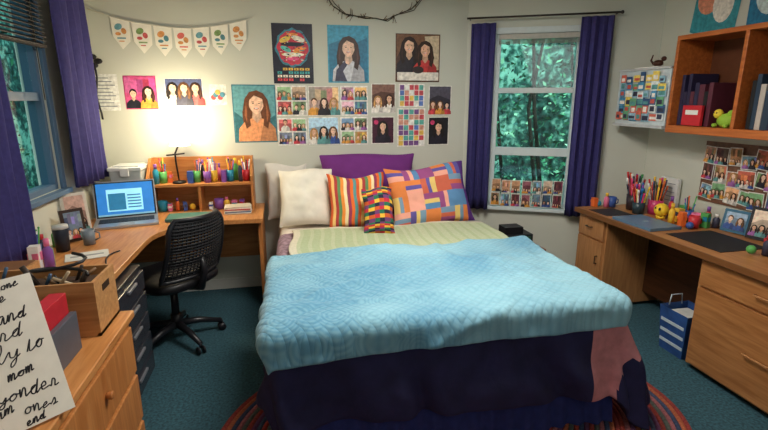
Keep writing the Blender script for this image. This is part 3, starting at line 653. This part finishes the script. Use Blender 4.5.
def qpuff(X,Y):
    s=0
    for (fx_,fy_,z_,amp,k) in [((1.6,-2.5),(1.0,1.2),3,.024,7),((3,1.5),(-1,2.2),11,.015,8),((.8,3.2),(2.4,.4),23,.016,7)]:
        w=noise.noise(Vector((X*fx_[0]+Y*fx_[1],X*fy_[0]+Y*fy_[1],z_))); s+=amp*max(0,1-abs(w)*k)**1.5*(.55+.45*noise.noise(Vector((X*2,Y*2,z_+5))))
    return s
drape("quilt",BX0-.12,BX1+.08,BY0-.18,2.76,.096,QM,6,.013,.016,step=.018,solid=.014,edgef=qedge,puff=qpuff)
# ------------------------------------------------------------ pillows
def pillow(name,c,w,h,t,lean,rz,matf,roll=0,p=2.6,seed=0,n=26):
    b=B()
    X=Matrix.Translation(c)@Matrix.Rotation(rz,4,'Z')@Matrix.Rotation(-lean,4,'X')@Matrix.Rotation(roll,4,'Y')
    b.X=X
    for sgn in (1,-1):
        vs=[];fs=[];ms=[]
        for j in range(n+1):
            for i in range(n+1):
                u=-1+2*i/n;v=-1+2*j/n
                th=max(0,(1-abs(u)**p)*(1-abs(v)**p))**.6
                pin=1-.09*(1-abs(v)**2)*(abs(u)**4) ; pin2=1-.09*(1-abs(u)**2)*(abs(v)**4)
                th*=1+.22*noise.noise(Vector((u*2,v*2,seed+sgn)))+.10*noise.noise(Vector((u*5+v*2,v*4,seed+sgn)))
                sag=.015*math.sin(u*3+seed)*(v+1)/2
                vs.append((u*w/2*pin+.01*noise.noise(Vector((v*2,seed,1))),-sgn*t/2*th,v*h/2*pin2+h/2+sag))
        for j in range(n):
            for i in range(n):
                q=(j*(n+1)+i,j*(n+1)+i+1,(j+1)*(n+1)+i+1,(j+1)*(n+1)+i)
                fs.append(q if sgn>0 else q[::-1]); ms.append(matf((i+.5)/n,(j+.5)/n))
        b.add(vs,fs,ms,True)
    return b.done(name,sub=1)
cl=lambda c:M(c,.9,.06,12,bump=.1)
wp=cl((236,231,216)); gp_=cl((206,202,196)); pp=cl((108,44,120))
ZP=BZ+.03
pillow("pillow",(.02,3.89,ZP),.34,.47,.12,.10,0,lambda u,v:gp_,seed=3)
pillow("pillow",(.16,3.62,ZP),.43,.48,.19,.42,-.05,lambda u,v:wp,seed=1)
pillow("purple_pillow",(.70,3.82,ZP),.82,.55,.22,.18,0,lambda u,v:pp,seed=2)
ST=[cl(k) for k in [(214,92,44),(238,196,120),(176,60,60),(96,140,90),(232,140,60),(240,220,170),(150,60,90),(228,110,50),(90,150,150)]]
pillow("striped_pillow",(.55,3.46,ZP),.46,.44,.17,.42,.0,lambda u,v:ST[int(u*19)%9],seed=5,n=38)
PW=[cl(k) for k in [(222,130,70),(90,136,180),(228,196,116),(150,76,130),(202,100,76),(120,150,176),(236,166,146),(96,84,156)]]
_pt=[[random.Random(i*7+j*13+5).randrange(8) for j in range(5)] for i in range(7)]
def pwf(u,v):
    if u>.90 : return cl((86,44,124))
    U_,V_=u*5.5,v*4; ci,cj=int(U_),int(V_); uu,vv=U_%1,V_%1; k=_pt[ci][cj]
    if (ci+cj)%3==0: return PW[(k+int(vv*3))%8]
    if (ci+cj)%3==1: return PW[(k+int(uu*3)*3)%8]
    return PW[k]
pillow("patchwork_pillow",(1.16,3.43,ZP),.70,.51,.20,.45,.10,pwf,roll=-.05,seed=6,n=44)
KN=[cl(k) for k in [(190,40,60),(40,110,80),(230,180,60),(40,40,60),(200,90,40),(110,60,110)]]
pillow("knit_pillow",(.66,3.20,ZP+.02),.23,.37,.12,.5,-.05,lambda u,v:KN[(int(u*6)*2+int(v*14)*5+int(v*26)%2)%6],seed=7)
# ------------------------------------------------------------ rug
b=B(); RC=[M(k,.95,.3,90,bump=.5) for k in [(150,60,54),(176,96,66),(104,62,96),(64,76,106),(166,100,106),(160,60,50),(90,96,90)]]
N=90; rings=14
for r in range(rings):
    a0=1.18*(1-r/rings*.6);b0=.84*(1-r/rings*.6*1.1)
    b.tube([(.80+a0*math.cos(2*PI*k/N),1.95+b0*math.sin(2*PI*k/N),.013) for k in range(N)],.014,RC[(r*3)%7],6,closed=True)
    a1=a0-.025;b1=b0-.025
    b.tube([(.80+a1*math.cos(2*PI*k/N),1.95+b1*math.sin(2*PI*k/N),.013) for k in range(N)],.014,RC[(r*3+1)%7],6,closed=True)
vs=[(.80+1.16*math.cos(2*PI*k/N),1.95+.82*math.sin(2*PI*k/N),.012) for k in range(N)]
b.add(vs,[tuple(range(N))],RC[1]); b.done("braided_rug")
# ------------------------------------------------------------ nightstand + radio
b=B(); b.box(1.66,3.28,.06,2.02,3.62,.40,darkoak); b.box(1.64,3.26,.40,2.04,3.64,.43,wood((110,62,32),(140,84,46),0)); b.box(1.68,3.275,.1,2.0,3.28,.24,oakZ); b.box(1.68,3.275,.25,2.0,3.28,.38,oakZ)
for x in (1.68,1.97):
    for y in (3.3,3.57): b.box(x,y,0,x+.03,y+.03,.06,darkoak)
b.cyl((1.84,3.275,.31),(1.84,3.25,.31),.012,.014,BLACK,8); b.cyl((1.84,3.275,.17),(1.84,3.25,.17),.012,.014,BLACK,8)
b.done("nightstand",bevel=.003)
b=B(); b.box(1.68,3.34,.431,1.96,3.50,.54,BLKP); b.box(1.70,3.336,.45,1.78,3.341,.525,M((60,62,66),.5)); b.box(1.82,3.336,.48,1.94,3.341,.525,M((20,60,40),.3,emis=.3)); b.cyl((1.88,3.345,.46),(1.88,3.335,.46),.01,.01,STEEL,10)
b.box(1.72,3.36,.54,1.88,3.48,.60,BLACK); b.done("clock_radio",bevel=.006)
# ------------------------------------------------------------ right desk
b=B(); RD0=2.32
b.box(RD0,1.05,.72,RX-.01,3.345,.75,oakR)
b.box(RD0-.002,1.05,.715,RD0+.01,3.345,.752,M((120,78,44),.4))
b.box(RD0+.05,2.99,.03,RX-.04,3.33,.72,oakRZ); b.box(RD0+.03,3.01,.55,RD0+.05,3.31,.70,oakRZ); b.box(RD0+.03,3.01,.06,RD0+.05,3.31,.53,oakRZ)
b.tube([(RD0+.03,3.14,.63),(RD0+.01,3.14,.63),(RD0+.01,3.20,.63),(RD0+.03,3.20,.63)],.005,M((60,45,30),.4),6)
b.tube([(RD0+.03,3.05,.42),(RD0+.01,3.05,.42),(RD0+.01,3.05,.36),(RD0+.03,3.05,.36)],.005,M((60,45,30),.4),6)
b.box(RD0+.05,1.30,.03,RX-.04,2.16,.72,oakRZ)
for j,(z0,z1) in enumerate([(.55,.70),(.05,.53)]):
    b.box(RD0+.03,1.32,z0,RD0+.05,2.14,z1,oakR); b.tube([(RD0+.03,1.66,(z0+z1)/2),(RD0+.008,1.66,(z0+z1)/2),(RD0+.008,1.80,(z0+z1)/2),(RD0+.03,1.80,(z0+z1)/2)],.005,oakRZ,6)
b.box(RX-.20,2.16,.12,RX-.18,2.99,.72,darkoak)
b.done("desk",bevel=.003)
b=B(); SX=2.65; SH=wood((164,84,34),(198,112,52),1); y0s,y1s=1.3,2.88
b.box(SX,y0s,1.99,RX-.005,y1s,2.02,SH); b.box(SX,y0s,1.38,RX-.005,y1s,1.43,SH)
for y in (y0s,2.36,1.82,y1s-.025): b.box(SX,y,1.43,RX-.005,y+.025,1.99,SH)
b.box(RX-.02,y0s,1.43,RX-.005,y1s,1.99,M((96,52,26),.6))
b.done("wall_bookshelf",bevel=.003)
b=B(); rd=random.Random(8); y=2.84
for i in range(11):
    t=rd.uniform(.02,.045);h=rd.uniform(.22,.34); c=rd.choice([(30,32,40),(44,40,70),(24,26,30),(90,40,56),(60,60,70),(40,60,80)])
    if y-t<2.56: break
    b.box(SX+.05,y-t,1.431,RX-.04,y,1.431+h,M(c,.5)); y-=t+.002
b.done("book_row",bevel=.002)
b=B(); rd=random.Random(18); y=2.33
for i in range(12):
    t=rd.uniform(.02,.045);h=rd.uniform(.20,.32); c=rd.choice([(150,40,50),(44,40,70),(24,26,30),(190,180,170),(60,60,70),(40,60,80)])
    b.box(SX+.05,y-t,1.431,RX-.04,y,1.431+h,M(c,.5)); y-=t+.002
b.done("book_row",bevel=.002)
b=B(); b.obox((SX+.025,2.69,1.50),(.02,.15,.13),.0,M((200,40,50),.5)); b.obox((SX+.014,2.69,1.52),(.002,.10,.03),.0,WHITE);b.done("red_notebook",bevel=.003)
b=B(); G1=M((150,190,60),.7);b.sph((SX+.06,2.47,1.475),(.035,.06,.045),G1,12); b.sph((SX+.045,2.515,1.515),(.028,.03,.03),M((230,200,60),.6),10); b.sph((SX+.06,2.44,1.52),(.02,.022,.02),G1,10)
for s in (-1,1): b.sph((SX+.02,2.47+s*.04,1.445),(.018,.014,.014),G1,8); b.sph((SX+.019,2.515+s*.01,1.522),.004,BLACK,6)
b.done("plush_toy")
b=B(); b.box(SX+.01,2.90,1.42,SX+.03,3.42,1.82,M((200,210,214),.35)); b.box(SX-.01,2.90,1.40,SX+.05,3.42,1.42,M((190,192,194),.4)); b.box(SX+.0,2.90,1.815,SX+.035,3.42,1.83,M((190,192,194),.4))
b.cyl((SX+.03,2.95,1.6),(RX,2.95,1.6),.008,.008,STEEL,8); b.cyl((SX+.03,3.25,1.6),(RX,3.25,1.6),.008,.008,STEEL,8)
fr=Fr((SX+.008,3.40,1.44),(0,-1,0),(-1,0,0)); rd=random.Random(6)
for i in range(46):
    x=.005+(i%7)*.066+rd.uniform(-.005,.02);z=.005+((i//7)%6)*.056+rd.uniform(-.005,.012); w_,h_=rd.uniform(.05,.085),rd.uniform(.045,.08); w_=min(w_,.49-x); h_=min(h_,.37-z)
    frect(b,fr,x,z,x+w_,z+h_,pm(rd.choice([(220,110,90),(80,150,190),(240,210,100),(230,235,235),(110,170,130),(190,110,140),(60,90,130),(150,190,210)])),1+i*.5)
    frect(b,fr,x+.008,z+.010,x+w_-.012,z+h_*.6,pm(rd.choice([(60,60,80),(250,240,230),(200,90,80),(90,150,150)])),1.3+i*.5)
b.done("magnet_board")
b=B(); DK=M((70,36,24),.5); b.sph((SX+.12,3.16,1.865),(.03,.045,.026),DK,10); b.sph((SX+.12,3.11,1.895),(.018,.02,.018),DK,10); b.box(SX+.02,3.05,1.83,SX+.25,3.28,1.838,WHITE)
b.tube([(SX+.12,3.20,1.86),(SX+.12,3.235,1.89),(SX+.12,3.22,1.93)],[.01,.007,.004],DK,6); b.done("animal_figurine")
RF=lambda y,z:Fr((RX-.0005,y,z),(0,-1,0),(-1,0,0))
b=B(); fr=RF(3.10,2.03)
fpts=[(.0,.05),(.12,.0),(.36,.0),(.38,.22),(.34,.42),(.04,.44)]; fpoly(b,fr,fpts,pm((60,150,165)),0); fell(b,fr,.13,.25,.09,.1,pm((230,150,120)),1); fell(b,fr,.25,.2,.08,.12,pm((235,230,220)),2); fell(b,fr,.2,.33,.1,.06,pm((40,60,80)),3)
b.done("poster")
b=B(); fr=RF(2.66,2.04); sheet(b,fr,.28,.4,pm((40,120,160))); fell(b,fr,.14,.2,.1,.13,pm((200,220,220)),1); fell(b,fr,.12,.22,.05,.06,pm((30,60,100)),2); b.done("poster")
b=B(); fr=RF(2.34,2.04); sheet(b,fr,.4,.34,pm((205,212,214)))
for i in range(8): frect(b,fr,.03,.03+i*.035,.36-.04*(i%3),.04+i*.035,pm([(60,80,110),(190,70,70)][i%2]),1)
b.done("poster")
b=B(); fr=RF(2.80,.90); sheet(b,fr,.80,.42,pm((120,84,66)),.01); fr=Fr((RX-.012,2.80,.90),(0,-1,0),(-1,0,0)); rd=random.Random(9)
for i in range(24):
    w_,h_=rd.uniform(.09,.13),rd.uniform(.09,.13)
    x=.01+(i%8)*.094+rd.uniform(-.01,.02); z=.01+(i//8)*.13+rd.uniform(-.015,.02)
    z=max(.005,min(z,.41-h_)); x=max(.005,min(x,.79-w_)); an=rd.uniform(-.12,.12)
    f2=Fr(fr.o+fr.u*x+fr.v*z+fr.n*.0008*i,fr.u*math.cos(an)+fr.v*math.sin(an),fr.n,fr.v*math.cos(an)-fr.u*math.sin(an)); frect(b,f2,0,0,w_,h_,pm((225,222,215)),0); group(b,f2,w_,h_,rd.choice([(110,70,70),(190,140,100),(80,90,130),(200,160,140),(120,160,180),(90,130,90),(210,110,90)]),i*7,1)
b.done("photo_board")
b=B(); b.box(2.42,2.10,.7515,2.77,2.50,.754,M((26,28,34),.6)); b.done("desk_mat")
b=B(); b.box(2.36,3.0,.7515,2.58,3.22,.754,M((36,34,40),.6)); b.done("desk_mat")
b=B(); b.obox((2.47,2.74,.763),(.25,.36,.02),.03,M((110,146,180),.35,.03,metal=.4)); b.obox((2.47,2.74,.7735),(.03,.03,.001),.03,M((170,190,205),.2)); b.done("closed_laptop",bevel=.006)
def pencup(name,x,y,r,h,c,n,seed,L0=.16,L1=.24):
    b=B(); rd=random.Random(seed); b.lathe((x,y,.752),[(r*.9,0),(r,h),(r*.93,h),(r*.85,.01)],M(c,.4),18)
    for i in range(n):
        a=rd.uniform(0,6.28);q=rd.uniform(0,1); p0=(x+math.cos(a)*r*.4*q,y+math.sin(a)*r*.4*q,.765); L=rd.uniform(L0,L1)
        p1=(x+math.cos(a)*r*(.4+q*.9),y+math.sin(a)*r*(.4+q*.9),.752+L); cc=M(rd.choice([(220,60,120),(40,120,190),(240,200,60),(60,160,90),(130,70,160),(230,110,50),(230,230,225),(60,60,80),(200,40,50)]),.35)
        b.cyl(p0,p1,.006,.006,cc,6); m=Vector(p0).lerp(Vector(p1),.8); b.cyl(m,p1,.008,.008,cc,6)
    b.done(name)
pencup("pencil_cup",2.71,3.16,.055,.12,(50,40,46),36,1,.2,.30); pencup("pencil_cup",2.77,3.00,.055,.11,(200,60,110),32,2,.18,.29); pencup("pencil_cup",2.65,3.03,.045,.09,(40,60,70),20,3,.16,.24)
supplies("desk_trinkets",[(2.50,3.30,'ball'),(2.55,3.27,'bottle'),(2.47,3.31,'box'),(2.60,3.27,'mug')],.755,12,.07,.13)
supplies("desk_trinkets",[(2.82,2.90,'bottle'),(2.87,2.83,'box'),(2.86,2.76,'bottle'),(2.80,2.72,'cup'),(2.74,2.74,'box')],.755,19,.08,.16)
supplies("desk_trinkets",[(2.86,2.62,'bottle'),(2.74,2.66,'ball'),(2.67,2.64,'box'),(2.72,2.59,'mug'),(2.80,2.58,'box'),(2.87,2.56,'bottle'),(2.66,2.56,'ball'),(2.64,2.70,'bottle'),(2.80,2.65,'mug')],.753,14,.07,.16)
b=B(); YE=M((245,205,50),.5); b.sph((2.70,2.86,.815),.05,YE,18); 
for s in (-1,1): b.sph((2.658,2.85+s*.018,.83),(.008,.008,.012),BLACK,8)
b.tube([(2.662+.004*abs(i-3),2.85+(i-3)*.009,.797+.0016*(i-3)**2) for i in range(7)],.003,M((120,50,30),.5),5); b.cyl((2.70,2.86,.752),(2.70,2.86,.77),.03,.035,YE,14); b.done("smiley_ball")
b=B(); b.box(RX-.05,2.95,.752,RX-.02,3.12,1.02,M((226,228,226),.4)); fr=Fr((RX-.0505,3.12,.752),(0,-1,0),(-1,0,0))
for i in range(7): frect(b,fr,.02,.03+i*.032,.15-.02*(i%2),.036+i*.032,pm((150,160,170)),1)
b.done("paper_organizer",bevel=.003)
framed("picture_frame",(2.86,2.42,.755),.16,.15,-1.35,(60,110,140),31,-.2); framed("picture_frame",(2.86,2.24,.756),.16,.2,-1.3,(40,40,46),32,-.2); framed("picture_frame",(2.86,2.04,.753),.14,.20,-1.3,(90,60,40),33,-.2)
supplies("desk_trinkets",[(2.68,2.03,'mug'),(2.74,2.04,'cup'),(2.62,2.00,'bottle'),(2.72,1.96,'box'),(2.56,2.04,'ball')],.755,15,.06,.14)
b=B(); rd=random.Random(13)
R3=DX.to_3x3()
for i in range(7):
    for j in range(2):
        w,h=.080,.12; s0=.27+i*.088+rd.uniform(-.004,.004); o=DX@Vector((s0,-.035-.001*(i%2),.662+j*.122+rd.uniform(0,.012))); f2=Fr(o,R3@Vector((1,0,0)),R3@Vector((0,-1,0)),Vector((0,0,1))); sheet(b,f2,w,h,pm((220,214,205))); group(b,f2,w,h,rd.choice([(200,150,120),(120,150,170),(110,60,70),(170,150,130),(60,80,100),(150,110,80)]),i*3+j+50,1)
b.done("photo_strip")
b=B(); BG=M((44,80,140),.6,.25,14); W2=M((190,205,215),.6); x0,x1,y0,y1=2.38,2.60,2.20,2.42
b.add([(x0+.02,y0+.02,0.002),(x1-.02,y0+.02,0.002),(x1-.02,y1-.02,0.002),(x0+.02,y1-.02,0.002),(x0,y0,.30),(x1,y0,.30),(x1,y1,.30),(x0,y1,.30)],[(3,2,1,0),(0,1,5,4),(1,2,6,5),(2,3,7,6),(3,0,4,7)],BG)
for z in (.06,.13,.2): b.box(x0-.004+.02*(1-z/.3),y0+.02,z,x0+.02*(1-z/.3)+.001,y1-.02,z+.02,W2)
b.box(x0+.02,y0+.02,.24,x1-.02,y1-.02,.26,M((200,200,195),.8))
for y in (y0+.01,y1-.01): b.tube([(x0+.06,y,.29),(x0+.07,y,.36),(x1-.07,y,.36),(x1-.06,y,.29)],.004,W2,6)
b.done("gift_bag")
# ------------------------------------------------------------ lights
b=B(); b.lathe((.75,1.5,2.50),[(.10,0),(.2,.03),(.24,.08),(.24,.098)],M((255,244,225),.5,.02,emis=1.0),28); b.done("added_ceiling_lamp")  # unseen glowing fixture, added to go with the overhead key light
def area(loc,size,en,col,rot=(0,0,0),name="added_room_light"):
    L=bpy.data.lights.new(name,'AREA'); L.size=size; L.energy=en; L.color=col; o=bpy.data.objects.new(name,L); o.location=loc; o.rotation_euler=rot; sc.collection.objects.link(o); return o
area((.75,2.1,2.48),.9,56,(1,.94,.86))  # soft key light added under the ceiling, out of view
area((.6,-.6,2.4),1.5,12,(1,.96,.92),(math.radians(50),0,0))  # front fill added behind the camera, no fixture of its own
L=bpy.data.lights.new("lamp_bulb",'POINT'); L.energy=18; L.color=(1,.84,.56); L.shadow_soft_size=.06; o=bpy.data.objects.new("lamp_bulb",L); o.location=(-.77,3.77,1.46); sc.collection.objects.link(o)
S=bpy.data.lights.new("sun",'SUN'); S.energy=6.5; S.angle=.05; S.color=(1,1,.92); o=bpy.data.objects.new("sun",S); o.rotation_euler=(math.radians(32),0,0); sc.collection.objects.link(o)
w=bpy.data.worlds.new("world"); sc.world=w; w.use_nodes=True; w.node_tree.nodes["Background"].inputs[0].default_value=(.60,.82,.88,1); w.node_tree.nodes["Background"].inputs[1].default_value=1.3
# ------------------------------------------------------------ camera
cam=bpy.data.cameras.new("camera"); cam.sensor_width=36; cam.lens=470/768*36; cam.clip_start=.02
co=bpy.data.objects.new("camera",cam); co.location=(0,0,1.6); co.rotation_euler=(math.radians(90-13.75),0,math.radians(-12.13)); sc.collection.objects.link(co); sc.camera=co
sc.view_settings.view_transform='Standard'
